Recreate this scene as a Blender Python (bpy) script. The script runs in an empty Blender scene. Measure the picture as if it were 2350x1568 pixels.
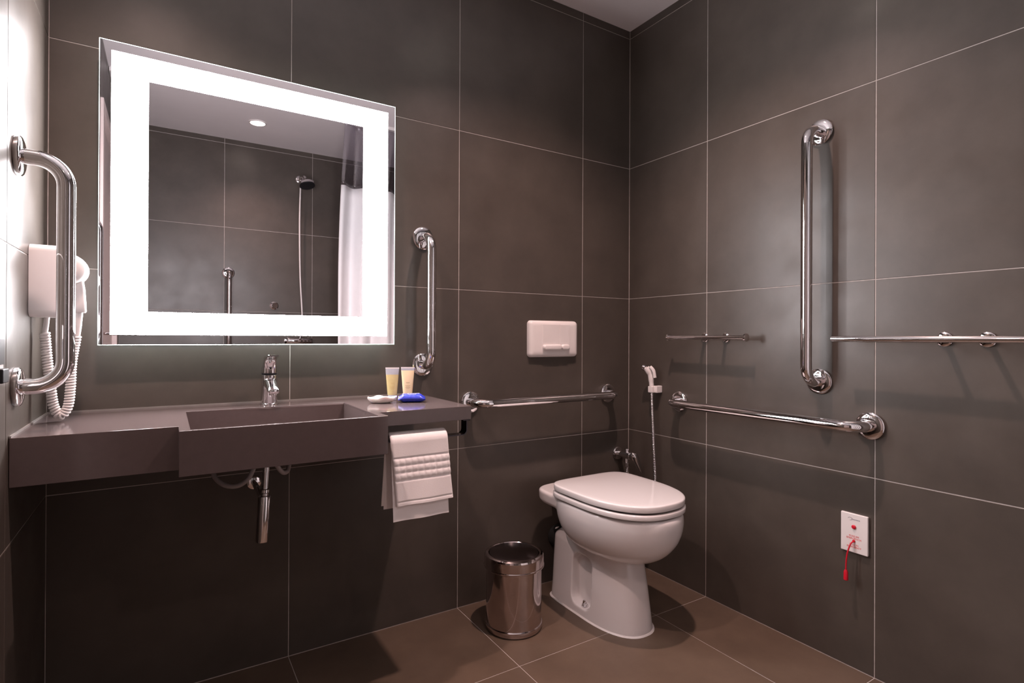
import bpy, bmesh, math, random
from mathutils import Vector, Matrix
random.seed(7)
S = bpy.context.scene
COL = S.collection
PI = math.pi

# ------------------------------------------------------------------ camera, world, light, exposure
cam = bpy.data.objects.new('camera', bpy.data.cameras.new('camera'))
COL.objects.link(cam); S.camera = cam
F_PX = 1250.47
cam.data.sensor_width = 36.0
cam.data.lens = 36.0 * F_PX / 2350
cam.data.shift_x = 23.44 / 2350
cam.data.shift_y = -12.29 / 2350
cam.data.clip_start = 0.01
yaw, pitch, roll = math.radians(31.608), math.radians(.122), math.radians(.26)
fw = Vector((math.sin(yaw)*math.cos(pitch), math.cos(yaw)*math.cos(pitch), math.sin(pitch)))
rt = Vector((math.cos(yaw), -math.sin(yaw), 0)); upv = rt.cross(fw)
rt2 = rt*math.cos(roll) + upv*math.sin(roll); up2 = upv*math.cos(roll) - rt*math.sin(roll)
M = Matrix((rt2, up2, -fw)).transposed().to_4x4(); M.translation = (-1.818, -1.8345, 1.0201)
cam.matrix_world = M

W = bpy.data.worlds.new('world'); S.world = W; W.use_nodes = True
W.node_tree.nodes['Background'].inputs[0].default_value = (.02, .018, .018, 1)
W.node_tree.nodes['Background'].inputs[1].default_value = 1.0
S.view_settings.view_transform = 'Standard'; S.view_settings.look = 'None'
S.view_settings.gamma = 1.0; S.view_settings.use_curve_mapping = False
S.view_settings.exposure = 0.0

MIRROR_EMIT = 56.0
SPOT_W = 105.0
SPOT_COL = (1.0, .69, .63)
# downlight positions: x, y, power factor
DOWNLIGHTS = [(-.700, -.715, 1.0, 'recessed round ceiling downlight above the toilet corner'),
              (-1.870, -.715, .8, 'recessed round ceiling downlight above the left end of the counter'),
              (-1.310, -2.190, .36, 'recessed round ceiling downlight seen glowing in the mirror')]

# ------------------------------------------------------------------ materials
MAT = {}
def mat(name, col, rough=.5, metal=0., spec=.5, noise=None, bump=None, coat=0., trans=0., sss=0., rand=0., emit=None, estr=0., sheen=0.):
    m = bpy.data.materials.new(name); m.use_nodes = True
    nt = m.node_tree; b = nt.nodes['Principled BSDF']
    b.inputs['Base Color'].default_value = (*col, 1); b.inputs['Roughness'].default_value = rough
    b.inputs['Metallic'].default_value = metal; b.inputs['Specular IOR Level'].default_value = spec
    b.inputs['Coat Weight'].default_value = coat; b.inputs['Coat Roughness'].default_value = .05
    b.inputs['Transmission Weight'].default_value = trans
    b.inputs['Subsurface Weight'].default_value = sss; b.inputs['Subsurface Scale'].default_value = .005
    b.inputs['Sheen Weight'].default_value = sheen
    if emit: b.inputs['Emission Color'].default_value = (*emit, 1); b.inputs['Emission Strength'].default_value = estr
    tc = None
    if noise or bump or rand:
        tc = nt.nodes.new('ShaderNodeTexCoord')
        geo = nt.nodes.new('ShaderNodeNewGeometry')
    if noise:
        scale, amt, rvar = noise
        n1 = nt.nodes.new('ShaderNodeTexNoise'); n1.inputs['Scale'].default_value = scale; n1.inputs['Detail'].default_value = 6; n1.inputs['Roughness'].default_value = .62
        nt.links.new(geo.outputs['Position'], n1.inputs['Vector'])
        rmp = nt.nodes.new('ShaderNodeMapRange'); rmp.inputs['From Min'].default_value = .3; rmp.inputs['From Max'].default_value = .7
        rmp.inputs['To Min'].default_value = 1-amt; rmp.inputs['To Max'].default_value = 1+amt
        nt.links.new(n1.outputs['Fac'], rmp.inputs['Value'])
        val = rmp.outputs['Result']
        if rand:
            oi = nt.nodes.new('ShaderNodeObjectInfo'); r2 = nt.nodes.new('ShaderNodeMapRange')
            r2.inputs['To Min'].default_value = 1-rand; r2.inputs['To Max'].default_value = 1+rand
            nt.links.new(oi.outputs['Random'], r2.inputs['Value'])
            mu = nt.nodes.new('ShaderNodeMath'); mu.operation = 'MULTIPLY'
            nt.links.new(val, mu.inputs[0]); nt.links.new(r2.outputs['Result'], mu.inputs[1]); val = mu.outputs[0]
        vm = nt.nodes.new('ShaderNodeVectorMath'); vm.operation = 'SCALE'; vm.inputs[0].default_value = col
        nt.links.new(val, vm.inputs['Scale']); nt.links.new(vm.outputs['Vector'], b.inputs['Base Color'])
        if rvar:
            n2 = nt.nodes.new('ShaderNodeTexNoise'); n2.inputs['Scale'].default_value = scale*1.7; n2.inputs['Detail'].default_value = 4
            nt.links.new(geo.outputs['Position'], n2.inputs['Vector'])
            r3 = nt.nodes.new('ShaderNodeMapRange'); r3.inputs['From Min'].default_value = .3; r3.inputs['From Max'].default_value = .7
            r3.inputs['To Min'].default_value = rough-rvar; r3.inputs['To Max'].default_value = rough+rvar
            nt.links.new(n2.outputs['Fac'], r3.inputs['Value']); nt.links.new(r3.outputs['Result'], b.inputs['Roughness'])
    if bump:
        n3 = nt.nodes.new('ShaderNodeTexNoise'); n3.inputs['Scale'].default_value = bump[0]; n3.inputs['Detail'].default_value = 3
        nt.links.new(geo.outputs['Position'], n3.inputs['Vector'])
        bp = nt.nodes.new('ShaderNodeBump'); bp.inputs['Strength'].default_value = bump[1]; bp.inputs['Distance'].default_value = bump[2]
        nt.links.new(n3.outputs['Fac'], bp.inputs['Height']); nt.links.new(bp.outputs['Normal'], b.inputs['Normal'])
    MAT[name] = m
    return m
TILE_C = (.079, .066, .056)
mat('tile', TILE_C, .35, spec=.45, noise=(5., .16, .05), bump=(260., .10, .0006), rand=.05)
mat('floor_tile', (.126, .089, .064), .42, spec=.4, noise=(6., .15, .05), bump=(260., .10, .0006), rand=.04)
mat('grout', (.50, .455, .43), .8, noise=(40., .12, 0))
mat('ceiling_paint', (.82, .78, .79), .85, noise=(3., .03, 0))
mat('quartz', (.100, .077, .075), .12, spec=.5, noise=(60., .04, 0))
mat('sealant', (.22, .20, .19), .4)
mat('chrome', (.82, .80, .81), .055, metal=1., noise=(9., .02, .015))
mat('brushed_steel', (.60, .53, .52), .09, metal=1., noise=(30., .05, .04))
mat('dark_lid_steel', (.17, .14, .14), .22, metal=1., noise=(30., .05, .03))
mat('dark_steel', (.05, .045, .05), .12, metal=1., noise=(30., .05, .03))
mat('ceramic', (.80, .77, .77), .10, spec=.5, coat=.6, noise=(3., .015, 0))
mat('white_plastic', (.80, .76, .75), .28, noise=(8., .02, 0))
mat('grey_plastic', (.55, .50, .50), .3, noise=(8., .02, 0))
mat('black_plastic', (.012, .012, .016), .35, noise=(8., .1, 0))
mat('rubber', (.02, .02, .02), .7, noise=(8., .1, 0))
mat('towel', (.94, .90, .90), .95, spec=.1, bump=(700., .5, .0007), sheen=.4)
mat('red_plastic', (.62, .01, .03), .3, noise=(30., .05, 0))
mat('red_print', (.70, .05, .05), .6)
mat('grey_print', (.30, .28, .32), .6)
mat('brown_print', (.42, .30, .12), .6)
mat('white_print', (.75, .8, .95), .5)
mat('blue_wrap', (.035, .055, .50), .28, noise=(60., .15, .05))
mat('soap_wrap', (.88, .85, .80), .45, sss=.15, noise=(40., .04, 0))
mat('curtain', (.74, .73, .74), .75, sss=0., noise=(20., .02, 0))
mat('door_paint', (.62, .52, .50), .4, noise=(4., .03, 0))
mat('mirror_silver', (.92, .895, .92), .0, metal=1.)
mat('glass_edge', (.70, .82, .80), .08, spec=.6, emit=(.90, 1., .97), estr=8.5)
mat('glass_edge_lower', (.70, .82, .80), .08, spec=.6, emit=(.92, 1., .97), estr=34.0)
mat('tube_amber', (.80, .68, .34), .25, trans=.35, noise=(30., .06, 0))
mat('tube_cream', (.86, .72, .46), .3, sss=.2, noise=(30., .05, 0))
mat('tube_clear', (.80, .84, .92), .2, trans=.55, noise=(30., .02, 0))
mat('lamp_glow', (1, 1, 1), .5, emit=(1., .86, .74), estr=20.)
mat('band_glow', (.9, .9, .9), .5, emit=(1.0, .955, .985), estr=MIRROR_EMIT)
MAT['band_glow'].cycles.emission_sampling = 'FRONT'
def clear_mat():
    m = bpy.data.materials.new('clear_vinyl'); m.use_nodes = True; nt = m.node_tree; nt.nodes.clear()
    o = nt.nodes.new('ShaderNodeOutputMaterial'); t = nt.nodes.new('ShaderNodeBsdfTransparent'); g = nt.nodes.new('ShaderNodeBsdfGlossy')
    t.inputs[0].default_value = (.86, .85, .89, 1); g.inputs['Roughness'].default_value = .12
    n = nt.nodes.new('ShaderNodeTexNoise'); n.inputs['Scale'].default_value = 12
    bp = nt.nodes.new('ShaderNodeBump'); bp.inputs['Strength'].default_value = .3; bp.inputs['Distance'].default_value = .01
    nt.links.new(n.outputs['Fac'], bp.inputs['Height']); nt.links.new(bp.outputs['Normal'], g.inputs['Normal'])
    mx = nt.nodes.new('ShaderNodeMixShader'); mx.inputs[0].default_value = .14
    nt.links.new(t.outputs[0], mx.inputs[1]); nt.links.new(g.outputs[0], mx.inputs[2]); nt.links.new(mx.outputs[0], o.inputs[0])
    MAT['clear_vinyl'] = m
clear_mat()

# ------------------------------------------------------------------ helpers
def V(*a): return Vector(a)
def link(name, me, m=None, parent=None, smooth=False):
    o = bpy.data.objects.new(name, me); COL.objects.link(o)
    if m:
        me.materials.clear(); me.materials.append(MAT[m])
    if parent: o.parent = parent
    if smooth:
        for p in me.polygons: p.use_smooth = True
    return o
def obj(name, bm, m, parent=None, smooth=False, bevel=0, seg=2, auto=None):
    bmesh.ops.recalc_face_normals(bm, faces=bm.faces)
    me = bpy.data.meshes.new(name); bm.to_mesh(me); bm.free()
    o = link(name, me, m, parent, smooth)
    if auto is not None:
        me.set_sharp_from_angle(angle=math.radians(auto))
    if bevel:
        b = o.modifiers.new('bevel', 'BEVEL'); b.width = bevel; b.segments = seg; b.limit_method = 'ANGLE'; b.angle_limit = math.radians(40)
        b.harden_normals = False
        for p in me.polygons: p.use_smooth = True
        me.set_sharp_from_angle(angle=math.radians(40))
        w = o.modifiers.new('wn', 'WEIGHTED_NORMAL'); w.keep_sharp = False
    return o
def thing(name, label, cat, group=None):
    o = bpy.data.objects.new(name, None); COL.objects.link(o); o.empty_display_size = .05
    return tag(o, label, cat, group)
def at(o, loc):
    """move an Empty to loc keeping its children where they stand"""
    loc = Vector(loc); o.location = loc
    for c in o.children: c.location = c.location - loc
    return o
def tag(o, label, cat, group=None):
    o['label'] = label; o['category'] = cat
    if group: o['group'] = group
    return o
def box(bm, x0, x1, y0, y1, z0, z1):
    v = [bm.verts.new((x, y, z)) for x in (x0, x1) for y in (y0, y1) for z in (z0, z1)]
    for f in ((0,1,3,2),(4,6,7,5),(0,4,5,1),(2,3,7,6),(0,2,6,4),(1,5,7,3)): bm.faces.new([v[i] for i in f])
    return v
def boxbm(*a):
    bm = bmesh.new(); box(bm, *a); return bm
def frame_of(t):
    t = t.normalized(); a = V(0,0,1) if abs(t.z) < .9 else V(1,0,0)
    n = t.cross(a).normalized(); return n, t.cross(n).normalized()
def tube(bm, pts, r, n=16, caps=True):
    pts = [Vector(p) for p in pts]; rs = r if isinstance(r, (list, tuple)) else [r]*len(pts)
    rings = []; N = None
    for i, p in enumerate(pts):
        t = (pts[min(i+1, len(pts)-1)] - pts[max(i-1, 0)]).normalized()
        if N is None: N, B = frame_of(t)
        else:
            N = (N - t*N.dot(t)).normalized(); B = t.cross(N)
        rings.append([bm.verts.new(p + (N*math.cos(2*PI*k/n) + B*math.sin(2*PI*k/n))*rs[i]) for k in range(n)])
    for a, b in zip(rings, rings[1:]):
        for k in range(n): bm.faces.new((a[k], a[(k+1)%n], b[(k+1)%n], b[k]))
    if caps: bm.faces.new(rings[0][::-1]); bm.faces.new(rings[-1])
def fillet(pts, r, n=8):
    """polyline with rounded inner corners"""
    pts = [Vector(p) for p in pts]; out = [pts[0]]
    for i in range(1, len(pts)-1):
        a, p, b = pts[i-1], pts[i], pts[i+1]; u = (a-p).normalized(); w = (b-p).normalized()
        ang = u.angle(w); d = r/math.tan(ang/2); c = p + (u+w).normalized()*(r/math.sin(ang/2))
        s = p+u*d - c; e = p+w*d - c; tot = s.angle(e); ax = s.cross(e).normalized()
        for k in range(n+1): out.append(c + Matrix.Rotation(tot*k/n, 3, ax) @ s)
    out.append(pts[-1]); return out
def lathe(bm, prof, o, ax, n=40, capa=True, capb=True):
    """prof: (radius, distance along ax) pairs"""
    o = Vector(o); ax = Vector(ax).normalized(); N, B = frame_of(ax); rings = []
    for r, h in prof:
        rings.append([bm.verts.new(o + ax*h + (N*math.cos(2*PI*k/n) + B*math.sin(2*PI*k/n))*max(r, 1e-5)) for k in range(n)])
    for a, b in zip(rings, rings[1:]):
        for k in range(n): bm.faces.new((a[k], a[(k+1)%n], b[(k+1)%n], b[k]))
    if capa: bm.faces.new(rings[0][::-1])
    if capb: bm.faces.new(rings[-1])
def lathed(name, prof, o, ax, m, parent, n=40, auto=35):
    bm = bmesh.new(); lathe(bm, prof, o, ax, n); return obj(name, bm, m, parent, smooth=True, auto=auto)
def tubed(name, pts, r, m, parent, n=16):
    bm = bmesh.new(); tube(bm, pts, r, n); return obj(name, bm, m, parent, smooth=True, auto=50)
def catmull(pts, n=8):
    pts = [Vector(p) for p in pts]; P = [pts[0]*2-pts[1]] + pts + [pts[-1]*2-pts[-2]]; out = []
    for i in range(1, len(P)-2):
        a, b, c, d = P[i-1:i+3]
        for k in range(n):
            t = k/n; out.append(.5*((2*b) + (c-a)*t + (2*a-5*b+4*c-d)*t*t + (3*b-a-3*c+d)*t**3))
    out.append(pts[-1]); return out
def loft(bm, rings, caps=True):
    R = [[bm.verts.new(p) for p in r] for r in rings]; n = len(R[0])
    for a, b in zip(R, R[1:]):
        for k in range(n): bm.faces.new((a[k], a[(k+1)%n], b[(k+1)%n], b[k]))
    if caps: bm.faces.new(R[0][::-1]); bm.faces.new(R[-1])
def text_mesh(name, s, size, m, parent, mw, align='CENTER', extrude=.0002):
    cu = bpy.data.curves.new(name, 'FONT'); cu.body = s; cu.size = size; cu.align_x = align; cu.extrude = extrude; cu.resolution_u = 2
    t = bpy.data.objects.new(name+'_tmp', cu); COL.objects.link(t)
    dg = bpy.context.evaluated_depsgraph_get(); me = bpy.data.meshes.new_from_object(t.evaluated_get(dg))
    bpy.data.objects.remove(t); bpy.data.curves.remove(cu)
    me.transform(mw); return link(name, me, m, parent)
def rounded_rect(cx, cy, w, h, r, n=6):
    out = []
    for (sx, sy, a0) in ((1,1,0),(-1,1,90),(-1,-1,180),(1,-1,270)):
        for k in range(n+1):
            a = math.radians(a0+90*k/n); out.append((cx+sx*(w/2-r)+r*math.cos(a), cy+sy*(h/2-r)+r*math.sin(a)))
    return out

# ------------------------------------------------------------------ room shell
XL, YF, ZC = -2.084, -2.62, 2.436
G = .0026            # joint width
TH = .008           # tile thickness
REC = .0012         # joint recess
ROWS = [0, .6, 1.2, 1.8, 2.4, ZC]
XB = [0, -.278, -.880, -1.482, XL]
YB = [0, -.4243, -1.0263, -1.6283, -2.2303, YF]
def shell(name, *b):
    o = obj(name, boxbm(*b), 'grout'); o['kind'] = 'structure'; return o
wall_back = shell('wall_back', XL-.1, .1, REC, .10, -.1, ZC+.1)
wall_right = shell('wall_right', REC, .10, YF-.1, REC, -.1, ZC+.1)
wall_front = shell('wall_front', XL-.1, .1, YF-.10, YF-REC, -.1, ZC+.1)
DY0, DY1, DZ = -1.40, -2.32, 2.13      # door opening in the left wall
bm = bmesh.new()
box(bm, XL-.10, XL-REC, DY0, REC, -.1, ZC+.1); box(bm, XL-.10, XL-REC, YF-.1, DY1, -.1, ZC+.1); box(bm, XL-.10, XL-REC, DY1, DY0, DZ, ZC+.1)
wall_left = obj('wall_left', bm, 'grout'); wall_left['kind'] = 'structure'
floor = shell('floor', XL-.1, .1, YF-.1, .1, -.10, -REC)
o = obj('ceiling', boxbm(XL-.1, .1, YF-.1, .1, ZC, ZC+.10), 'ceiling_paint'); o['kind'] = 'structure'

_tile = {}
def tile(parent, c, size, axis, m='tile'):
    """slab whose visible face is at c; axis = outward normal of the visible face"""
    key = (round(size[0], 4), round(size[1], 4), axis, m)
    if key not in _tile:
        bm = bmesh.new(); w, h = size[0]/2, size[1]/2; e = .0007
        A = {'y-': (V(1,0,0), V(0,0,1), V(0,-1,0)), 'y+': (V(1,0,0), V(0,0,1), V(0,1,0)), 'x-': (V(0,1,0), V(0,0,1), V(-1,0,0)),
             'x+': (V(0,1,0), V(0,0,1), V(1,0,0)), 'z+': (V(1,0,0), V(0,1,0), V(0,0,1))}[axis]
        def ring(dw, d): return [A[0]*sx*(w-dw) + A[1]*sy*(h-dw) + A[2]*d for sx, sy in ((-1,-1),(1,-1),(1,1),(-1,1))]
        loft(bm, [ring(0, -TH), ring(0, -e), ring(e, 0)])
        bmesh.ops.recalc_face_normals(bm, faces=bm.faces)
        me = bpy.data.meshes.new('tile'); bm.to_mesh(me); bm.free(); me.materials.append(MAT[m]); _tile[key] = me
    o = bpy.data.objects.new('tile', _tile[key]); COL.objects.link(o); o.parent = parent; o.location = c
    return o
def grid(parent, us, zs, axis, const, m='tile', skip=None):
    us = sorted(us); zs = sorted(zs)
    for a, b in zip(us, us[1:]):
        for c, d in zip(zs, zs[1:]):
            if skip and skip((a+b)/2, (c+d)/2): continue
            ce = {'y': ((a+b)/2, const, (c+d)/2), 'x': (const, (a+b)/2, (c+d)/2), 'z': ((a+b)/2, (c+d)/2, const)}[axis[0]]
            tile(parent, ce, (b-a-G, d-c-G), axis, m)
grid(wall_back, XB, ROWS, 'y-', 0)
grid(wall_right, YB, ROWS, 'x-', 0)
grid(wall_front, [0, -.26, -.862, -1.470, XL], ROWS, 'y+', YF)
YL = [0, -.4243, -1.0263, DY0]
grid(wall_left, YL, ROWS, 'x+', XL)
grid(wall_left, [DY1, YF], ROWS, 'x+', XL)
grid(wall_left, [DY0, -1.86, DY1], [DZ, 2.4, ZC], 'x+', XL)
grid(floor, XB, YB, 'z+', 0, 'floor_tile')

# door in the left wall (seen only in the mirror)
d = bpy.data.objects.new('door_1', None); COL.objects.link(d); d['kind'] = 'structure'
bm = bmesh.new(); box(bm, XL-.05, XL-.012, DY1+.05, DY0-.05, .004, DZ-.05); obj('door_leaf', bm, 'door_paint', d, bevel=.002)
bm = bmesh.new()
box(bm, XL-.09, XL+.012, DY0-.05, DY0+.0, .0, DZ); box(bm, XL-.09, XL+.012, DY1, DY1+.05, .0, DZ); box(bm, XL-.09, XL+.012, DY1+.05, DY0-.05, DZ-.05, DZ)
obj('door_frame', bm, 'door_paint', d, bevel=.002)
h = tubed('door_handle', fillet([(XL-.012, DY0-.12, 1.03), (XL+.045, DY0-.12, 1.03), (XL+.045, DY0-.24, 1.03)], .012), .009, 'chrome', d)

# ------------------------------------------------------------------ ceiling downlights
for i, (lx, ly, pw, lab) in enumerate(DOWNLIGHTS):
    t = thing('downlight', lab, 'ceiling light', 'recessed ceiling downlights')
    bm = bmesh.new(); lathe(bm, [(.044, .006), (.046, .0), (.055, .0), (.056, .003), (.056, .006)], (lx, ly, ZC-.006), (0,0,1), 40, False, False)
    obj('trim_ring', bm, 'white_plastic', t, smooth=True, auto=40)
    lathed('lamp_face', [(.044, 0), (.044, .0015)], (lx, ly, ZC-.003), (0,0,1), 'lamp_glow', t)
    ld = bpy.data.lights.new('downlight_beam', 'SPOT'); ld.energy = SPOT_W*pw; ld.color = SPOT_COL
    ld.spot_size = math.radians(120); ld.spot_blend = 1.0; ld.shadow_soft_size = .024
    ld.cycles.use_multiple_importance_sampling = False
    lo = bpy.data.objects.new('downlight_beam', ld); COL.objects.link(lo); lo.location = (lx, ly, ZC-.02); lo.parent = t
    at(t, (lx, ly, ZC))

# ------------------------------------------------------------------ lighted mirror
MX0, MX1, MZ0, MZ1, MYF = -1.973, -1.153, .9945, 1.8085, -.050
t = thing('lighted_mirror', 'large square backlit mirror with a glowing white band on the back wall', 'mirror')
# mirror plate with a cut-out for nothing: silvered glass face, glass rim, housing
obj('mirror_face', boxbm(MX0+.0010, MX1-.0010, MYF, MYF+.001, MZ0+.0010, MZ1-.0010), 'mirror_silver', t)
bm = bmesh.new()
for b in ((MX0, MX0+.0010, MZ0, MZ1), (MX1-.0010, MX1, MZ0, MZ1), (MX0+.0010, MX1-.0010, MZ1-.0010, MZ1)):
    box(bm, b[0], b[1], MYF-.0002, MYF+.005, b[2], b[3])
obj('glass_rim', bm, 'glass_edge', t)
obj('lower_glass_rim', boxbm(MX0+.0010, MX1-.0010, MYF-.0002, MYF+.005, MZ0, MZ0+.0010), 'glass_edge_lower', t)
obj('housing', boxbm(MX0+.03, MX1-.03, MYF+.005, -.001, MZ0+.03, MZ1-.03), 'white_plastic', t)
bo = (-1.9465, -1.179, 1.0225, 1.7825); bi = (-1.8625, -1.2635, 1.0855, 1.7185)
bm = bmesh.new()
for b in ((bo[0], bi[0], bo[2], bo[3]), (bi[1], bo[1], bo[2], bo[3]), (bi[0], bi[1], bo[2], bi[2]), (bi[0], bi[1], bi[3], bo[3])):
    box(bm, b[0], b[1], MYF-.0008, MYF-.0001, b[2], b[3])
bmesh.ops.remove_doubles(bm, verts=bm.verts, dist=1e-6)
obj('light_band', bm, 'band_glow', t)
at(t, ((MX0+MX1)/2, 0, MZ0))

# ------------------------------------------------------------------ vanity counter with integral basin
CT = .815
t = thing('vanity_counter', 'dark grey stone vanity counter with a sunken rectangular basin', 'counter')
def rect(x0, x1, y0, y1, z): return [(x0,y0,z),(x1,y0,z),(x1,y1,z),(x0,y1,z)]
ix0, ix1, iy0, iy1, sl = -1.772, -1.346, -.463, -.132, .006
def tmp_obj(bm):
    bmesh.ops.recalc_face_normals(bm, faces=bm.faces)
    me = bpy.data.meshes.new('tmp'); bm.to_mesh(me); bm.free(); return link('tmp', me)
wt = tmp_obj(boxbm(XL+.001, -1.70, -.402, -.001, .716, CT))
ops = [('UNION', tmp_obj(boxbm(-1.794, -1.3265, -.476, -.001, .716, CT))), ('UNION', tmp_obj(boxbm(-1.40, -1.042, -.402, -.001, .775, CT)))]
hb = bmesh.new(); loft(hb, [rect(ix0+sl-.002, ix1-sl+.002, iy0+sl-.002, iy1-sl+.002, .7285), rect(ix0, ix1, iy0, iy1, CT-.001), rect(ix0, ix1, iy0, iy1, CT+.02)])
ops.append(('DIFFERENCE', tmp_obj(hb)))
for op, o2 in ops:
    mo = wt.modifiers.new('b', 'BOOLEAN'); mo.operation = op; mo.object = o2; mo.solver = 'EXACT'
dg = bpy.context.evaluated_depsgraph_get(); mw_ = bpy.data.meshes.new_from_object(wt.evaluated_get(dg))
bm = bmesh.new(); bm.from_mesh(mw_); bmesh.ops.dissolve_limit(bm, angle_limit=.01, verts=bm.verts, edges=bm.edges)
for o2 in [wt]+[q[1] for q in ops]: bpy.data.objects.remove(o2)
obj('worktop', bm, 'quartz', t, bevel=.0016)
bm = bmesh.new(); zt_ = CT-.005
loft(bm, [rect(ix0+sl+.0008, ix1-sl-.0008, iy0+sl+.0008, iy1-sl-.0008, .7300), rect(ix0+.0008, ix1-.0008, iy0+.0008, iy1-.0008, zt_)], caps=False)
bm.faces.new([v for v in bm.verts][:4])
o = obj('basin', bm, 'quartz', t)
lathed('drain_ring', [(.0, .0035), (.018, .0035), (.020, .003), (.022, 0)], (-1.56, -.285, .7302), (0,0,1), 'chrome', t)
bm = bmesh.new(); box(bm, XL+.0015, -1.042, -.004, -.0005, CT, CT+.004); box(bm, XL+.0005, XL+.004, -.402, -.004, CT, CT+.004)
obj('sealant_line', bm, 'sealant', t)
at(t, (-1.56, -.2, .716))

# ------------------------------------------------------------------ grab bars
def flange(p, nrm, parent, r=.0405):
    lathed('flange', [(r-.001, 0), (r, .002), (r, .008), (r-.003, .0105), (r-.010, .0125), (r-.018, .0135), (.0, .0135)], p, nrm, 'chrome', parent, 44, 30)
def grab_bar(p0, p1, nrm, label, st=.082, r=.0165, br=.052):
    p0, p1, nrm = Vector(p0), Vector(p1), Vector(nrm)
    t = thing('grab_bar', label, 'grab bar', 'chrome grab bars')
    tubed('rail', fillet([p0+nrm*.002, p0+nrm*st, p1+nrm*st, p1+nrm*.002], br, 12), r, 'chrome', t, 28)
    flange(p0+nrm*.0003, nrm, t); flange(p1+nrm*.0003, nrm, t)
    at(t, (p0+p1)/2)
grab_bar((-1.029, 0, 1.377), (-1.029, 0, .920), (0,-1,0), 'short vertical chrome grab bar on the back wall right of the mirror')
grab_bar((-.832, 0, .772), (-.135, 0, .772), (0,-1,0), 'horizontal chrome grab bar on the back wall below the flush plate')
grab_bar((0, -.864, 1.693), (0, -.864, .881), (-1,0,0), 'tall vertical chrome grab bar on the right wall')
grab_bar((0, -.296, .757), (0, -1.015, .757), (-1,0,0), 'horizontal chrome grab bar on the right wall beside the toilet')
grab_bar((XL, -.352, 1.391), (XL, -.352, .913), (1,0,0), 'vertical chrome grab bar on the left wall in front of the hair dryer')
grab_bar((-1.443, YF, 1.472), (-1.443, YF, .75), (0,1,0), 'vertical chrome grab bar on the shower wall seen in the mirror')

# ------------------------------------------------------------------ toilet
TX = -.416
def egg(hw, yb, yf, z, n=56, eb=3.2, ef=2.1, cx=TX, ym=None):
    """egg outline: back half squarish, front half rounder; widest at ym"""
    if ym is None: ym = yb + (yf-yb)*.42
    out = []
    for k in range(n):
        a = 2*PI*k/n; c, s = math.cos(a), math.sin(a)
        e = ef if s < 0 else eb; L = (ym-yf) if s < 0 else (yb-ym)
        out.append((cx + hw*math.copysign(abs(c)**(2/e), c), ym + L*math.copysign(abs(s)**(2/e), s), z))
    return out
t = thing('toilet', 'white ceramic floor-standing toilet with its lid closed', 'toilet')
bm = bmesh.new()
# pedestal
ped = [(.107,-.078,-.504,0),(.106,-.079,-.503,.012),(.103,-.081,-.496,.06),(.099,-.083,-.482,.14),(.096,-.085,-.470,.20),(.094,-.087,-.462,.240),(.091,-.092,-.458,.250),(.084,-.135,-.450,.282),(.080,-.150,-.446,.292),(.080,-.152,-.44,.39)]
loft(bm, [egg(h, b, f, z, eb=7., ef=2.4, ym=-.30) for h, b, f, z in ped])
# bowl
bw = [(.060,-.290,-.455,.196),(.100,-.235,-.505,.206),(.128,-.205,-.540,.224),(.150,-.180,-.570,.252),(.168,-.163,-.595,.290),(.180,-.153,-.610,.330),(.186,-.148,-.617,.370),(.186,-.147,-.618,.400),(.184,-.148,-.616,.416),(.180,-.152,-.611,.4235),(.172,-.157,-.602,.4260),(.160,-.165,-.588,.4235),(.140,-.18,-.565,.418)]
def dense(rows, n=5):
    a = catmull([V(r[0], r[1], r[2]) for r in rows], n); b = catmull([V(r[3], 0, 0) for r in rows], n)
    return [(p.x, p.y, p.z, q.x) for p, q in zip(a, b)]
loft(bm, [egg(h, b, f, z, eb=2.8, ef=2.15, n=96) for h, b, f, z in dense([(r[0], r[1], r[2], .426-(.426-r[3])*.80) for r in bw])])
# deck behind the bowl
loft(bm, [egg(h, b, f, z, eb=4.2, ef=2.6, ym=-.20) for h, b, f, z in ((.130,-.070,-.42,.372),(.156,-.056,-.43,.380),(.164,-.050,-.43,.392),(.165,-.048,-.43,.420),(.162,-.051,-.43,.427),(.156,-.056,-.43,.429))])
bmesh.ops.recalc_face_normals(bm, faces=bm.faces)
me = bpy.data.meshes.new('toilet_tmp'); bm.to_mesh(me); bm.free()
tmp = link('toilet_tmp', me)
rm = tmp.modifiers.new('r', 'REMESH'); rm.mode = 'VOXEL'; rm.voxel_size = .0036
# side recesses cut out of both flanks of the pedestal
cut = bmesh.new()
for sx in (-1, 1):
    rings = []
    for xo, gr in ((.068, -.002), (.14, .006)):
        r2 = [(y, z) for y, z in rounded_rect(-.282, .126, .104+gr*2, .188+gr*2, .034)]
        rings.append([(TX+sx*xo, y, z) for y, z in r2])
    loft(cut, rings)
bmesh.ops.recalc_face_normals(cut, faces=cut.faces)
mc = bpy.data.meshes.new('cut_tmp'); cut.to_mesh(mc); cut.free(); tc = link('cut_tmp', mc)
bo_ = tmp.modifiers.new('b', 'BOOLEAN'); bo_.operation = 'DIFFERENCE'; bo_.object = tc; bo_.solver = 'EXACT'
rm2 = tmp.modifiers.new('r2', 'REMESH'); rm2.mode = 'VOXEL'; rm2.voxel_size = .0032
sm = tmp.modifiers.new('s', 'SMOOTH'); sm.factor = .5; sm.iterations = 4
dg = bpy.context.evaluated_depsgraph_get()
me2 = bpy.data.meshes.new_from_object(tmp.evaluated_get(dg)); me2.name = 'body'
bpy.data.objects.remove(tmp); bpy.data.objects.remove(tc)
link('body', me2, 'ceramic', t, smooth=True)
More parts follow.
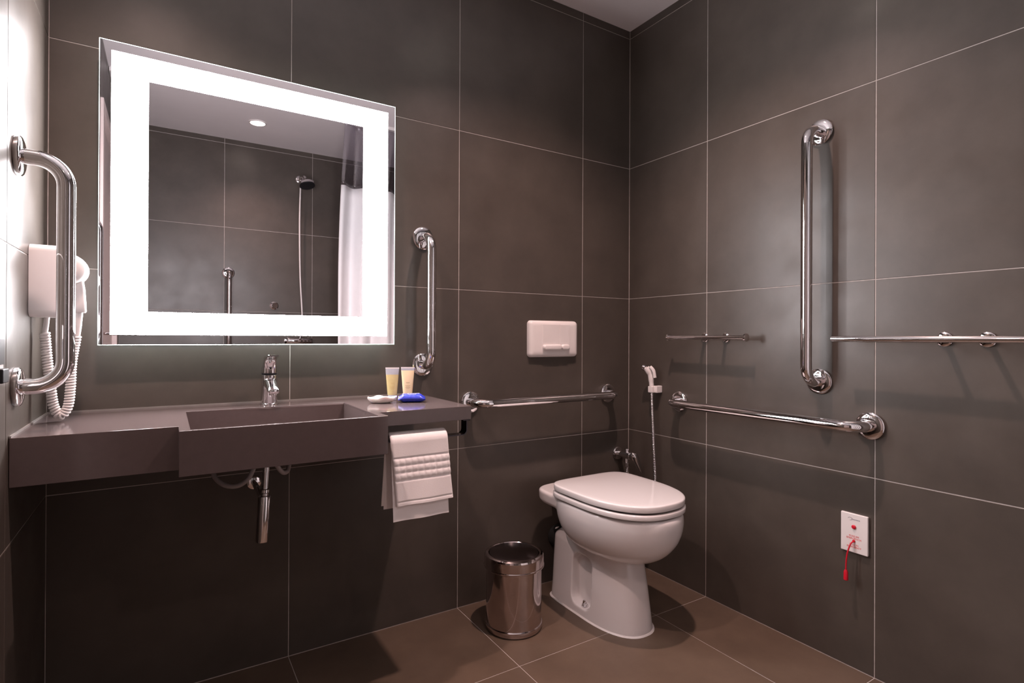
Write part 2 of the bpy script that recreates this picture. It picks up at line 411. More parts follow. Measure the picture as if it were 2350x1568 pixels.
def slab(name, z0, z1, grow, dome=0):
    bm = bmesh.new(); h = z1-z0
    rings = []
    for d, z in ((.012, z0), (.0025, z0+.0003), (.0005, z0+.0012), (0, z0+.003), (0, z1-.005), (.0008, z1-.0025), (.0030, z1-.0007), (.008, z1)):
        rings.append(egg(.185+grow-d, -.176+grow-d, -.613-grow+d, z, n=72, eb=5.5, ef=2.45, ym=-.35))
    for q, zz in ((.020, z0+.004), (.040, z0+.007)): rings.insert(0, egg(.185+grow-q, -.176+grow-q, -.613-grow+q, zz, n=72, eb=5.5, ef=2.45, ym=-.35))
    if dome:
        for q in (.03, .07, .12): rings.append(egg(.185-q, -.176-q, -.612+q, z1+dome*(1-(1-q/.12)**2), n=72, eb=5.5, ef=2.45, ym=-.35))
    else:
        for q, zz in ((.020, z1-.004), (.040, z1-.007)): rings.append(egg(.185-q, -.176-q, -.612+q, zz, n=72, eb=5.5, ef=2.45, ym=-.35))
    loft(bm, rings); return obj(name, bm, 'ceramic', t, smooth=True, auto=50)
slab('seat', .4315, .4500, .0010); lid = slab('lid', .4560, .4780, -.001, .0015)
for sx in (-1, 1): lathed('hinge', [(.012, -.022), (.012, .022)], (TX+sx*.075, -.150, .440), (1,0,0), 'white_plastic', lid, 20)
lathed('floor_bolt', [(.0125, 0), (.0125, .003), (.0095, .004), (.0095, .010), (.006, .011), (.006, .018), (.0045, .021), (0, .022)], (TX-.086, -.288, .034), (-.15,0,1), 'chrome', t, 6)
lathed('floor_bolt', [(.0095, 0), (.0095, .004), (.006, .005), (.006, .014), (.0045, .017), (0, .018)], (TX+.088, -.288, .034), (.15,0,1), 'chrome', t, 6)
lathed('side_plug', [(.009, -.001), (.009, .002), (.006, .0035), (0, .004)], (TX-.080, -.112, .267), (-.2,.45,.85), 'ceramic', t, 20)
lathed('inlet_pipe', [(.027, 0), (.027, .075), (.034, .075), (.034, .100)], (TX, -.003, .335), (0,-1,0), 'rubber', t, 28)
lathed('waste_elbow', [(.045, 0), (.045, .075)], (TX, -.003, .19), (0,-1,0), 'rubber', t, 28)
for sx in (-1, 1): lathed('deck_screw', [(.006, 0), (.006, .025), (.010, .026), (.010, .032)], (TX+sx*.075, -.135, .384), (0,0,-1), 'chrome', t, 16)
bm = bmesh.new(); loft(bm, [egg(.1125, -.073, -.510, 0.0002, eb=7., ef=2.4, ym=-.30), egg(.1090, -.075, -.506, .004, eb=7., ef=2.4, ym=-.30)])
obj('sealant_bead', bm, 'white_plastic', t, smooth=True, auto=50)
at(t, (TX, -.3, 0))

# ------------------------------------------------------------------ flush plate
t = thing('flush_plate', 'white dual flush plate on the back wall above the toilet', 'flush plate')
fx, fz, fwid, fh = -.4435, 1.0145, .252, .151
bm = bmesh.new()
loft(bm, [[(x, y, z) for x, z in rounded_rect(fx, fz, fwid-2*g, fh-2*g, .016-min(g, .01), 6)] for y, g in ((-.0005, .0), (-.010, .001), (-.017, .005), (-.0205, .012), (-.022, .022))])
obj('cover', bm, 'white_plastic', t, smooth=True, auto=60)
lb = obj('large_button', boxbm(fx-.062, fx+.0238, -.0235, -.021, fz-.042, fz+.060), 'white_plastic', t, bevel=.001)
sb = obj('small_button', boxbm(fx+.0252, fx+.080, -.0235, -.021, fz-.042, fz+.060), 'white_plastic', t, bevel=.001)
bm = bmesh.new(); loft(bm, [[(x, y, z) for x, z in rounded_rect(fx-.0165, fz-.035, .093-2*g, .023-2*g, .011-g, 6)] for y, g in ((-.0225, 0), (-.031, 0), (-.0345, .003), (-.0355, .006))])
obj('ridge', bm, 'white_plastic', lb, smooth=True, auto=60)
bm = bmesh.new(); loft(bm, [[(x, y, z) for x, z in rounded_rect(fx+.052, fz-.035, .042-2*g, .023-2*g, .011-g, 6)] for y, g in ((-.0225, 0), (-.030, 0), (-.0335, .003), (-.0345, .006))])
obj('ridge', bm, 'white_plastic', sb, smooth=True, auto=60)
at(t, (fx, 0, fz))

# ------------------------------------------------------------------ waste bin
BX, BY, BR, BH = -.765, -.212, .101, .262
t = thing('waste_bin', 'round polished steel waste bin with a dark flap lid on the floor', 'bin')
lathed('body', [(.0, .001), (BR-.008, .001), (BR-.002, .004), (BR, .010), (BR+.001, .016), (BR, .021), (BR-.003, .024), (BR-.003, .219), (BR-.001, .222)], (BX, BY, 0), (0,0,1), 'brushed_steel', t, 64, 14)
bm = bmesh.new(); lathe(bm, [(BR-.003, .2155), (BR+.0045, .2160), (BR+.0062, .2180), (BR+.0062, .2215), (BR+.0045, .2235), (BR+.0045, .2480), (BR+.0040, .2540), (BR+.001, .2590), (BR-.005, .2618), (BR-.0105, .2618), (BR-.0125, .2595), (BR-.0135, .252)], (BX, BY, 0), (0,0,1), 64, False, False)
obj('collar', bm, 'brushed_steel', t, smooth=True, auto=14)
lathed('flap_lid', [(BR-.0135, .2555), (BR-.0140, .2600), (BR-.016, .2612), (.0, .2625)], (BX, BY, 0), (0,0,1), 'dark_lid_steel', t, 64, 50)
at(t, (BX, BY, 0))

# ------------------------------------------------------------------ basin tap
TXp, TYp = -1.553, -.066
t = thing('basin_tap', 'chrome single lever mixer tap standing behind the basin', 'tap')
lathed('body', [(.0265, 0), (.0265, .003), (.0235, .005), (.0225, .040), (.0235, .070), (.0235, .088), (.020, .091), (0, .091)], (TXp, TYp, CT), (0,0,1), 'chrome', t, 40)
bm = bmesh.new(); rings = []
for y, z, w, h in ((-.005,.066,.036,.040),(-.022,.064,.035,.036),(-.045,.058,.033,.026),(-.068,.050,.031,.019),(-.082,.046,.030,.016),(-.086,.046,.022,.010)):
    rings.append([(TXp + x, TYp + y, CT + z + zz) for x, zz in rounded_rect(0, 0, w, h, min(w, h)*.45, 5)])
loft(bm, rings); obj('spout', bm, 'chrome', t, smooth=True, auto=50)
lathed('aerator', [(.0115, 0), (.0115, .010)], (TXp, TYp-.070, CT+.034), (0,0,1), 'chrome', t, 24)
lathed('cartridge_ring', [(.0225, .0915), (.0225, .0945)], (TXp, TYp, CT), (0,0,1), 'black_plastic', t, 32)
bm = bmesh.new(); rings = []
for z, w, d, yo in ((.095,.044,.044,0),(.108,.043,.044,-.001),(.122,.040,.044,-.003),(.132,.036,.046,-.007),(.138,.034,.052,-.014)):
    rings.append([(TXp + x, TYp + yo + y, CT + z) for x, y in rounded_rect(0, 0, w, d, min(w, d)*.42, 6)])
loft(bm, rings)
rings = []
for y, z, w, h in ((.016,.130,.030,.012),(-.010,.138,.036,.014),(-.035,.1435,.037,.012),(-.062,.1475,.034,.009),(-.080,.1485,.026,.005)):
    rings.append([(TXp + x, TYp + y, CT + z + zz) for x, zz in rounded_rect(0, 0, w, h, h*.45, 4)])
loft(bm, rings); hd = obj('lever', bm, 'chrome', t, smooth=True, auto=50)
lathed('indicator_dot', [(.0038, 0), (.0038, .0012)], (TXp, TYp-.0225, CT+.111), (0,-1,0), 'black_plastic', hd, 16)
at(t, (TXp, TYp, CT))

# ------------------------------------------------------------------ drain trap and supply hoses below the basin
t = thing('bottle_trap', 'slim chrome bottle trap hanging below the basin', 'drain trap')
A0, A1 = V(-1.577, -.20, .714), V(-1.592, -.215, .455); ax = (A1-A0).normalized()
lathed('tailpipe', [(.0088, 0), (.0088, .130)], A0, ax, 'chrome', t, 28)
lathed('collar_nut', [(.011, .116), (.0130, .118), (.0130, .126), (.0105, .128), (.0105, .136)], A0, ax, 'chrome', t, 28)
lathed('cup', [(.012, .135), (.0160, .137), (.0168, .140), (.0168, .256), (.0160, .259), (0, .259)], A0, ax, 'chrome', t, 36)
pe = A0+ax*.150; tubed('outlet_pipe', [pe, V(pe.x, -.003, pe.z+.004)], .0085, 'chrome', t, 20)
lathed('wall_rose', [(.020, 0), (.020, .003), (.012, .006)], (pe.x, -.001, pe.z+.004), (0,-1,0), 'chrome', t, 28)
at(t, A0)
for sx, vx, lab, pth in ((-1, -1.70, 'left supply valve and looping grey hose under the basin', [(-1.70,-.055,.640),(-1.698,-.075,.615),(-1.672,-.11,.596),(-1.635,-.125,.598),(-1.603,-.11,.630),(-1.585,-.085,.713)]),
                         (1, -1.492, 'right supply valve and short grey hose under the basin', [(-1.492,-.055,.628),(-1.502,-.075,.608),(-1.520,-.09,.612),(-1.538,-.095,.645),(-1.548,-.085,.713)])):
    t = thing('supply_valve', lab, 'valve', 'supply valves under the basin')
    lathed('wall_rose', [(.026, 0), (.026, .003), (.016, .009)], (vx, -.001, .660), (0,-1,0), 'chrome', t, 28)
    lathed('valve_body', [(.012, 0), (.012, .045), (.016, .045), (.016, .060)], (vx, -.005, .660), (0,-1,0), 'dark_steel', t, 24)
    lathed('outlet_nut', [(.010, 0), (.010, .025)], (vx, -.055, .660), (0,0,-1), 'chrome', t, 6)
    tubed('hose', catmull(pth, 8), .0068, 'grey_plastic', t, 12)
    at(t, (vx, 0, .66))

# ------------------------------------------------------------------ towel rail and towel under the counter
RY, RZ = -.380, .730
t = thing('towel_rail', 'flat dark chrome towel rail hung under the right end of the counter', 'towel rail')
bm = bmesh.new(); path = fillet([(-1.314, RY, .7745), (-1.314, RY, RZ), (-1.054, RY, RZ), (-1.054, RY, .7745)], .014, 8)
rings = []
for i, p in enumerate(path):
    tg = (path[min(i+1, len(path)-1)] - path[max(i-1, 0)]).normalized(); n = V(-tg.z, 0, tg.x)
    rings.append([p + V(0, sy*.017, 0) + n*sn*.0015 for sy, sn in ((-1,-1),(1,-1),(1,1),(-1,1))])
loft(bm, rings); obj('rail', bm, 'dark_steel', t, smooth=True, auto=30)
obj('mount_plate', boxbm(-1.068, -1.044, RY-.02, RY+.02, .7715, .7748), 'dark_steel', t, bevel=.0008)
at(t, (-1.16, RY, .775))
t = thing('hand_towel', 'folded pinkish white hand towel draped over the rail under the counter', 'towel')
def drape(name, yf, yb, zt, zf, zb, xl, xr, th, skew_f, skew_b, waffle=False, nx=72):
    """sheet over the rail: front bottom -> over the top -> back bottom; th = thickness"""
    r = (yb-yf)/2; yc = (yf+yb)/2; prof = []
    nf = 70
    for k in range(nf): prof.append((yf - .010*(1-k/nf)**1.5, zf+(zt-r-zf)*k/nf, 1-k/nf, 0, V(0,-1,0)))
    for k in range(13):
        a = PI*k/12; prof.append((yc - r*math.cos(a), zt-r+r*math.sin(a), 0, 0, V(0,-math.cos(a),math.sin(a))))
    for k in range(1, 41): prof.append((yb, zt-r-(zt-r-zb)*k/40, 0, k/40, V(0,1,0)))
    bm = bmesh.new(); outer = []; inner = []
    for (y, z, ff, fb, nrm) in prof:
        ro = []; ri = []
        for i in range(nx+1):
            u = i/nx; x = xl+(xr-xl)*u + skew_f*ff + skew_b*fb
            wob = .0022*math.sin(u*9+ff*3)*ff + .0015*math.sin(u*5+2)*fb
            edge = min(1., min(u, 1-u)/.03)**.5
            h = th*(.45+.55*edge)
            if waffle and ff > 0:
                dz = z - zf
                if dz < .012: h *= .72 if dz > .008 else .95
                if .070 <= dz <= .128:
                    q = (dz-.070)/.058; 
                    row = abs(math.sin(q*3*PI))**.6; colm = abs(math.sin(u*9.5*PI))**.35
                    h += .0034*row*colm - .0012
                elif .066 < dz < .132: h -= .0016
            p = V(x, y, z) + nrm*0
            p.y += -wob if ff > 0 else wob
            ro.append(bm.verts.new(p + nrm*h)); ri.append(bm.verts.new(p))
        outer.append(ro); inner.append(ri)
    for A in (outer, inner):
        for a, b in zip(A, A[1:]):
            for i in range(nx): bm.faces.new((a[i], a[i+1], b[i+1], b[i]))
    for k in range(len(prof)-1):
        for i in (0, nx): bm.faces.new((outer[k][i], outer[k+1][i], inner[k+1][i], inner[k][i]))
    for k in (0, -1):
        for i in range(nx): bm.faces.new((outer[k][i], outer[k][i+1], inner[k][i+1], inner[k][i]))
    return obj(name, bm, 'towel', t, smooth=True, auto=60)
drape('outer_fold', -.4005, -.3595, .7475, .555, .545, -1.293, -1.120, .0065, .014, -.010, True)
drape('inner_fold', -.3995, -.3605, .7465, .512, .535, -1.291, -1.122, .0009, .004, -.006, nx=30)
at(t, (-1.20, RY, .74))

# ------------------------------------------------------------------ toiletries on the counter
def squeeze_tube(x, y, rz, fillm, fz, lab, mark):
    t = thing('toiletry_tube', lab, 'toiletry tube', 'toiletry tubes on the counter')
    def ring(z, n=28):
        k = z/.106; w = .0135+.0085*k; dpt = max(.0135*(1-k**1.3), .0006); out = []
        for i in range(n):
            a = 2*PI*i/n; out.append((w*math.copysign(abs(math.cos(a))**.9, math.cos(a)), dpt*math.sin(a), z))
        return out
    def seg(name, za, zb, m):
        bm = bmesh.new(); N = 8; loft(bm, [ring(za+(zb-za)*k/N) for k in range(N+1)]); return obj(name, bm, m, t, smooth=True, auto=60)
    lathed('cap', [(.0120, 0), (.0135, .001), (.0135, .017), (.0125, .018)], (0,0,0), (0,0,1), 'tube_clear', t, 28)
    seg('filled_body', .018, fz, fillm); seg('clear_top', fz, .102, 'tube_clear'); seg('crimp', .102, .106, 'white_plastic')
    bm = bmesh.new()
    for z, w in ((.056,.006),(.0535,.005),(.045,.008),(.042,.006),(.039,.008),(.036,.005)):
        k = z/.106; dpt = .0135*(1-k**1.3)+.0003
        for s in range(6):
            xa = -w+2*w*s/6+.001
            ya = lambda xx: -dpt*math.sqrt(max(0, 1-(xx/(.0135+.0085*k))**2))-.0002
            v = [bm.verts.new((xx, ya(xx), zz)) for xx, zz in ((xa, z), (xa+w/3*.75, z), (xa+w/3*.75, z+.0011), (xa, z+.0011))]; bm.faces.new(v)
    obj('print_marks', bm, mark, t)
    t.location = (x, y, CT); t.rotation_euler = (0, 0, rz)
squeeze_tube(-1.196, -.150, -.42, 'tube_amber', .083, 'clear toiletry tube of amber gel beside the wrapped soap', 'brown_print')
squeeze_tube(-1.143, -.150, -.42, 'tube_cream', .095, 'toiletry tube of cream lotion behind the blue packet', 'brown_print')
# soap: pillow-wrapped disc
t = thing('wrapped_soap', 'small white pleat-wrapped soap beside the basin', 'soap')
bm = bmesh.new(); rings = []; n = 48
for z, r, j in ((0,.021,0),(.002,.028,.02),(.007,.035,.06),(.013,.039,.10),(.0170,.0385,.13),(.0178,.033,.03),(.0185,.018,0),(.0185,.004,0)):
    rings.append([((r*1.08*(1+j*math.sin(i*2*PI*4/n+.6)*.6+j*.5*math.sin(i*2*PI*7/n)))*math.cos(2*PI*i/n), r*.72*(1+j*math.sin(i*2*PI*4/n+.6)*.6)*math.sin(2*PI*i/n), z + (.003*j/.1*max(0, math.sin(i*2*PI*4/n+.6)) if j > .05 else 0)) for i in range(n)])
loft(bm, rings); obj('wrapper', bm, 'soap_wrap', t, smooth=True, auto=70)
t.location = (-1.248, -.200, CT); t.rotation_euler = (0, 0, -.35)
# blue sachet
t = thing('blue_packet', 'small shiny blue packet in front of the lotion tube', 'packet')
bm = bmesh.new(); nx, ny = 24, 12; L, Wd, H = .084, .054, .026
def sach(i, j, top):
    u, v = i/nx*2-1, j/ny*2-1; ends = max(0, (abs(u)-.62)/.38)
    k = (1-ends**1.2)*(1-abs(v)**3.)**.6
    zc_ = H/2; x = u*L/2; y = v*Wd/2*(1-.10*(1-ends))
    z = zc_*(1-.15*ends) + (1 if top else -1)*max(k, .02)*H/2 + (.004*math.sin(v*5+u*2)*ends)
    return (x, y, max(z, 0.0002))
T_ = [[bm.verts.new(sach(i, j, True)) for j in range(ny+1)] for i in range(nx+1)]
B_ = [[bm.verts.new(sach(i, j, False)) for j in range(ny+1)] for i in range(nx+1)]
for A in (T_, B_):
    for i in range(nx):
        for j in range(ny): bm.faces.new((A[i][j], A[i+1][j], A[i+1][j+1], A[i][j+1]))
for i in range(nx):
    for j in (0, ny): bm.faces.new((T_[i][j], T_[i+1][j], B_[i+1][j], B_[i][j]))
for j in range(ny):
    for i in (0, nx): bm.faces.new((T_[i][j], T_[i][j+1], B_[i][j+1], B_[i][j]))
obj('wrapper', bm, 'blue_wrap', t, smooth=True, auto=60)
bm = bmesh.new()
def ptop(x, y):
    u = 2*x/L; ends = max(0, (abs(u)-.62)/.38); v = y/(Wd/2*(1-.10*(1-ends)))
    return V(x, y, sach((u+1)/2*nx, (v+1)/2*ny, True)[2]+.0004)
def pline(pts, r):
    d = []
    for a, b in zip(pts, pts[1:]): d += [ptop(a[0]+(b[0]-a[0])*k/5, a[1]+(b[1]-a[1])*k/5) for k in range(5)]
    d.append(ptop(*pts[-1])); tube(bm, d, r, 6)
pline([(-.012,-.012),(.000,-.014),(.012,-.012),(.013,.000),(.024,.004),(.022,.014),(-.006,.014),(-.012,.004),(-.012,-.012)], .0007)
pline([(-.0275,-.022),(-.0275,.0),(-.0275,.022)], .0008)
pline([(-.0405,-.024),(-.0405,.0),(-.0405,.024)], .0008)
obj('print_outline', bm, 'white_print', t)
t.location = (-1.158, -.222, CT); t.rotation_euler = (0, 0, -.38)

# ------------------------------------------------------------------ hair dryer on the left wall
t = thing('hair_dryer', 'white wall-mounted hair dryer with a coiled cord on the left wall', 'hair dryer')
bm = bmesh.new()
loft(bm, [[(x, y, z) for y, z in rounded_rect(-.178, 1.145, .106-2*g, .166-2*g, .016-min(g,.008), 6)] for x, g in ((XL+.0005, 0), (-2.034, .000), (-2.026, .003), (-2.022, .009))])
obj('wall_base', bm, 'white_plastic', t, smooth=True, auto=50)
bm = bmesh.new(); lathe(bm, [(.018, -.040), (.030, -.036), (.035, -.028), (.0355, .0), (.035, .022), (.030, .030), (.018, .033)], (-2.0165+.001, -.178, 1.177), (0,1,0), 40)
obj('fan_housing', bm, 'white_plastic', t, smooth=True, auto=50)
bm = bmesh.new(); rings = []
for z, xo, w, d in ((1.158,-2.004,.026,.032),(1.130,-1.999,.024,.030),(1.100,-1.996,.022,.028),(1.078,-1.995,.022,.027),(1.075,-1.995,.018,.023)):
    rings.append([(xo+x, -.178+y, z) for x, y in rounded_rect(0, 0, w, d, .006, 4)])
loft(bm, rings); obj('handle', bm, 'white_plastic', t, smooth=True, auto=50)
tubed('strain_relief', [(-1.998,-.178,1.078),(-2.000,-.178,1.045),(-2.002,-.178,1.012)], [.008,.0075,.006], 'white_plastic', t)
tubed('cord_stub', [(-2.058,-.178,1.066),(-2.0595,-.178,1.045),(-2.062,-.178,1.022)], .0055, 'white_plastic', t)
cp = catmull([(-2.062,-.178,1.026),(-2.057,-.178,.960),(-2.050,-.180,.895),(-2.044,-.182,.852),(-2.031,-.184,.8295),(-2.0175,-.184,.850),(-2.013,-.183,.895),(-2.011,-.181,.955),(-2.003,-.178,1.018)], 60)
acc = [0]
for a, b in zip(cp, cp[1:]): acc.append(acc[-1]+(b-a).length)
bm = bmesh.new(); hel = []; N, B = V(0,1,0), None
pitch_ = .0066; steps = 10; j = 0; tot = acc[-1]; nst = int(tot/pitch_*steps)
for k in range(nst):
    s = tot*k/nst
    while acc[j+1] < s: j += 1
    p = cp[j].lerp(cp[j+1], (s-acc[j])/(acc[j+1]-acc[j])); tg = (cp[j+1]-cp[j]).normalized()
    n1 = V(0,1,0); n2 = tg.cross(n1).normalized(); a = 2*PI*k/steps
    hel.append(p + (n1*math.cos(a)+n2*math.sin(a))*.0082)
tube(bm, hel, .0029, 6); obj('coiled_cord', bm, 'white_plastic', t, smooth=True)
at(t, (XL, -.178, 1.145))

# socket at the left edge of the view
t = thing('wall_socket', 'white wall socket with a dark plug at the left edge of the view', 'socket')
obj('face_plate', boxbm(XL+.0003, XL+.009, -.575, -.489, .935, 1.045), 'white_plastic', t, bevel=.002)
obj('dark_insert', boxbm(XL+.009, XL+.0105, -.560, -.490, .966, 1.013), 'black_plastic', t, bevel=.0005)
obj('plug', boxbm(XL+.009, XL+.030, -.600, -.560, .937, .962), 'black_plastic', t, bevel=.002)
at(t, (XL, -.53, .99))

# ------------------------------------------------------------------ rods on the right wall
def rod(name, label, cat, y0, y1, z, posts, st, r, fr, caps):
    t = thing(name, label, cat)
    tubed('bar', [(-st, y0, z), (-st, y1, z)], r, 'chrome', t, 24)
    for py in posts:
        lathed('post', [(fr, .0003), (fr, .005), (fr-.003, .007), (.007, .0075), (.007, st)], (0, py, z), (-1,0,0), 'chrome', t, 32)
    for ye, s in ((y0, 1), (y1, -1)):
        lathed('end_cap', [(caps, -.003), (caps, .003), (caps*.8, .004)], (-st, ye, z), (0,s,0), 'chrome', t, 28)
    at(t, (0, (y0+y1)/2, z))
rod('paper_holder', 'short empty chrome toilet roll holder on the right wall', 'paper holder', -.286, -.636, 1.023, (-.419, -.514), .058, .0082, .0175, .0150)
rod('towel_bar', 'long chrome towel bar running out of view on the right wall', 'towel bar', -.945, -1.545, 1.020, (-1.199, -1.291), .080, .0088, .0195, .0088)

# ------------------------------------------------------------------ bidet sprayer and its valve
t = thing('bidet_sprayer', 'white bidet sprayer hanging on the right wall near the corner', 'bidet sprayer')
SY, SX = -.180, -.030
obj('holder', boxbm(-.034, -.0005, SY-.021, SY+.001, .785, .815), 'white_plastic', t, bevel=.003)
obj('holder_clip', boxbm(-.046, -.032, SY-.006, SY+.020, .785, .8125), 'white_plastic', t, bevel=.003)
gp = tubed('grip', catmull([(-.036, SY+.006, .790), (-.037, SY+.008, .830), (-.040, SY+.012, .865), (-.050, SY+.025, .892)], 6), [.0100]*7+[.0115]*6+[.0135]*5+[.0130], 'white_plastic', t, 20)
tubed('trigger', catmull([(-.046, SY+.006, .896), (-.041, SY-.008, .880), (-.038, SY-.013, .850)], 5), .0072, 'white_plastic', gp, 12)
lathed('spray_head', [(.010, 0), (.0135, .004), (.0135, .014), (.011, .017), (0, .017)], (-.050, SY+.026, .890), (-.45,.85,.22), 'chrome', gp, 24)
hp = catmull([(-.036, SY+.006, .786), (-.034, SY+.004, .70), (-.033, SY-.004, .55), (-.033, SY-.012, .40), (-.050, SY-.010, .27), (-.085, SY+.04, .22), (-.100, SY+.10, .27), (-.075, -.060, .36), (-.065, -.058, .445)], 40)
bm = bmesh.new(); acc = 0; rs = []
for i, p in enumerate(hp):
    if i: acc += (p-hp[i-1]).length
    rs.append(.0058 + .0008*math.sin(acc/.0044*2*PI))
dense = []; dr = []
L_ = [0]
for a, b in zip(hp, hp[1:]): L_.append(L_[-1]+(b-a).length)
ns = int(L_[-1]/.0018); j = 0
for k in range(ns):
    s = L_[-1]*k/ns
    while L_[j+1] < s: j += 1
    dense.append(hp[j].lerp(hp[j+1], (s-L_[j])/(L_[j+1]-L_[j]))); dr.append(.0066+.0012*math.sin(k*PI/2))
tube(bm, dense, dr, 10); obj('hose', bm, 'chrome', t, smooth=True)
at(t, (0, SY, .80))
t = thing('angle_valve', 'chrome lever valve low on the back wall behind the toilet', 'valve')
vx, vz = -.070, .497
lathed('wall_rose', [(.030, 0), (.030, .003), (.027, .008), (.014, .011)], (vx, -.0005, vz), (0,-1,0), 'chrome', t, 32)
lathed('valve_body', [(.013, 0), (.013, .035), (.016, .037), (.016, .075), (.013, .078)], (vx, -.010, vz), (0,-1,0), 'chrome', t, 28)
lathed('top_nut', [(.009, .0), (.009, .022), (.012, .024), (.012, .030)], (vx, -.060, vz), (0,0,1), 'chrome', t, 6)
lathed('outlet_nut', [(.010, .0), (.010, .030), (.0125, .031), (.0125, .050)], (vx, -.060, vz), (0,0,-1), 'chrome', t, 12)
bm = bmesh.new(); rings = []
for s, w, th_ in ((-.014,.018,.016),(-.005,.032,.030),(.010,.036,.030),(.035,.030,.020),(.066,.019,.012),(.080,.008,.006)):
    c = V(vx+.008+s*.36, -.098-s*.20, vz+.006-s*.95)
    rings.append([c + V(a, 0, 0)*1 + V(0, b, 0) for a, b in rounded_rect(0, 0, w, th_, min(w, th_)*.42, 4)])
loft(bm, rings); lv = obj('lever', bm, 'chrome', t, smooth=True, auto=60)
lathed('lever_hub', [(.015, 0), (.015, .016)], (vx, -.086, vz), (0,-1,0), 'chrome', lv, 24)
at(t, (vx, 0, vz))

# ------------------------------------------------------------------ emergency pull plate
t = thing('emergency_pull', 'white emergency call plate with red lettering and pull cord low on the right wall', 'emergency switch')
py0, py1, pz0, pz1 = -1.012, -.934, .360, .480; pc = (py0+py1)/2
obj('plate', boxbm(-.0095, -.0003, py0, py1, pz0, pz1), 'white_plastic', t, bevel=.0025)
def onplate(y, z): # text plane on the right wall, facing -x, reading direction -y
    return Matrix(((0,0,-1,-.0097),(-1,0,0,y),(0,1,0,z),(0,0,0,1)))
text_mesh('lettering', 'PUXE EM\nEMERGÊNCIA', .0072, 'red_print', t, onplate(pc, .4085))
text_mesh('lettering', 'PULL IN\nEMERGENCY', .0072, 'red_print', t, onplate(pc, .3825))
lathed('indicator_lamp', [(.0062, 0), (.0062, .003), (.004, .005), (0, .0055)], (-.0095, pc, .440), (-1,0,0), 'red_plastic', t, 20)
bm = bmesh.new(); tube(bm, [(-.0098, pc+.011+.006*math.cos(a), .4635+.004*math.sin(a)) for a in [k*.4 for k in range(13)]], .0005, 6)
for k in range(6): box(bm, -.0101, -.0097, pc-.017+k*.0042, pc-.0142+k*.0042, .4615, .4640)
obj('printed_logo', bm, 'grey_print', t)
lathed('cord_grommet', [(.0042, 0), (.0042, .002), (.003, .003)], (-.0095, pc, .3965), (-1,0,0), 'red_plastic', t, 16)
cd = tubed('pull_cord', catmull([(-.010, pc, .3965), (-.022, pc+.004, .388), (-.030, pc+.009, .360), (-.032, pc+.0115, .330), (-.032, pc+.012, .306)], 6), .0022, 'red_plastic', t, 10)
lathed('pull_tassel', [(.0035, 0), (.0060, .006), (.0064, .022), (.0066, .030), (.005, .032)], (-.032, pc+.012, .309), (0,0,-1), 'red_plastic', cd, 20)
at(t, (0, pc, .42))

# ------------------------------------------------------------------ shower end of the room (seen in the mirror)
t = thing('wall_shower', 'chrome shower head on a short arm on the wall reflected in the mirror', 'shower head')
hx = -.957
lathed('wall_rose', [(.030, 0), (.030, .004), (.020, .010)], (hx, YF+.0005, 2.215), (0,1,0), 'chrome', t, 32)
tubed('arm', catmull([(hx, YF+.004, 2.215), (hx, YF+.05, 2.225), (hx+.012, YF+.10, 2.215), (hx+.022, YF+.125, 2.185)], 6), .012, 'chrome', t, 20)
lathed('rose', [(.014, -.012), (.024, .0), (.054, .020), (.059, .027), (.059, .044)], (hx+.022, YF+.128, 2.185), (.10,.30,-.95), 'chrome', t, 40)
lathed('spray_face', [(.055, 0), (.054, .003), (0, .003)], (hx+.022+.10*.044, YF+.128+.30*.044, 2.185-.95*.044), (.10,.30,-.95), 'black_plastic', t, 40)
tubed('hose', catmull([(hx-.005, YF+.060, 2.20), (hx-.010, YF+.055, 1.9), (hx-.004, YF+.05, 1.5), (hx+.012, YF+.05, 1.2), (hx+.016, YF+.06, 1.02)], 10), .0060, 'white_plastic', t, 12)
at(t, (hx, YF, 2.215))
t = thing('shower_valve', 'small chrome shower valve knob on the wall reflected in the mirror', 'valve')
lathed('wall_rose', [(.030, 0), (.030, .004), (.022, .010)], (-1.135, YF+.0005, 1.248), (0,1,0), 'chrome', t, 32)
lathed('knob', [(.016, .008), (.019, .012), (.021, .045), (.018, .050), (0, .050)], (-1.135, YF+.0005, 1.248), (0,1,0), 'chrome', t, 24)
at(t, (-1.135, YF, 1.248))
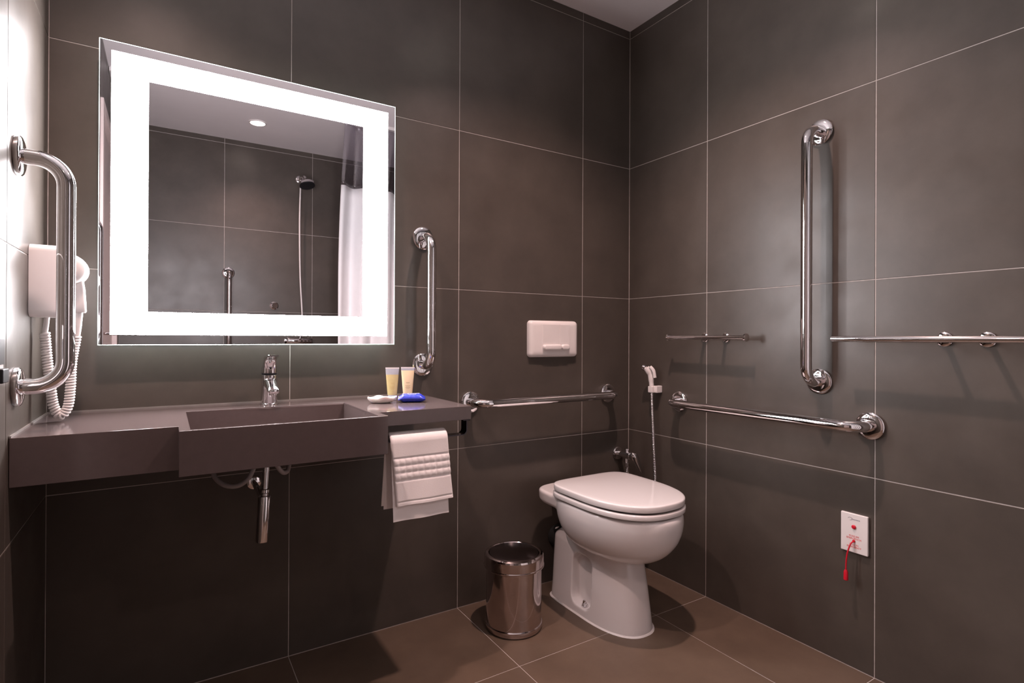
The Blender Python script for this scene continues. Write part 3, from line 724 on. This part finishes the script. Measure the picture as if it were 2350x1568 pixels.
t = thing('shower_mixer', 'chrome shower mixer at the lower edge of the mirror reflection', 'shower mixer')
lathed('mixer_body', [(.022, 0), (.024, .004), (.024, .172), (.022, .176)], (-1.050, YF+.055, .985), (1,0,0), 'chrome', t, 28)
for q in (-1.035, -.885): lathed('wall_rose', [(.028, 0), (.028, .006), (.014, .010), (.014, .050)], (q, YF+.0005, .985), (0,1,0), 'chrome', t, 28)
tubed('lever', catmull([(-.96, YF+.055, 1.005), (-.96, YF+.075, 1.025), (-.96, YF+.14, 1.045)], 4), .009, 'chrome', t, 14)
at(t, (-.96, YF, .985))
t = thing('curtain_rail', 'white ceiling rail holding the shower curtain', 'curtain rail')
obj('track', boxbm(XL+.002, -.002, -1.815, -1.785, ZC-.022, ZC-.0005), 'white_plastic', t, bevel=.002)
for q in range(9): lathed('glider', [(.004, 0), (.004, .012)], (-.84+.095*q, -1.80, ZC-.035), (0,0,1), 'white_plastic', t, 10)
at(t, (-1.04, -1.8, ZC))
t = thing('shower_curtain', 'white shower curtain with a clear plastic top section', 'curtain')
def curtain(name, z0, z1, m, nz):
    bm = bmesh.new(); nx = 150; rows = []
    for k in range(nz+1):
        z = z0+(z1-z0)*k/nz; drop = (ZC-.04-z)/2.3; row = []
        for i in range(nx+1):
            u = i/nx; x = -.845 + .80*u - .045*math.sin(min(1, drop*2.2)*PI*.5)*(1-u)
            amp = .022+.018*min(1, drop*3); y = -1.80 + amp*math.sin(u*2*PI*5.5+.8+.5*drop) + .010*math.sin(u*2*PI*12+drop*3)*drop
            row.append(bm.verts.new((x, y, z)))
        rows.append(row)
    for a, b in zip(rows, rows[1:]):
        for i in range(nx): bm.faces.new((a[i], a[i+1], b[i+1], b[i]))
    o = obj(name, bm, m, t, smooth=True); s = o.modifiers.new('thickness', 'SOLIDIFY'); s.thickness = .0012; return o
curtain('fabric', .06, 1.992, 'curtain', 30); curtain('clear_panel', 1.992, ZC-.036, 'clear_vinyl', 14)
at(t, (-.45, -1.8, 1.2))
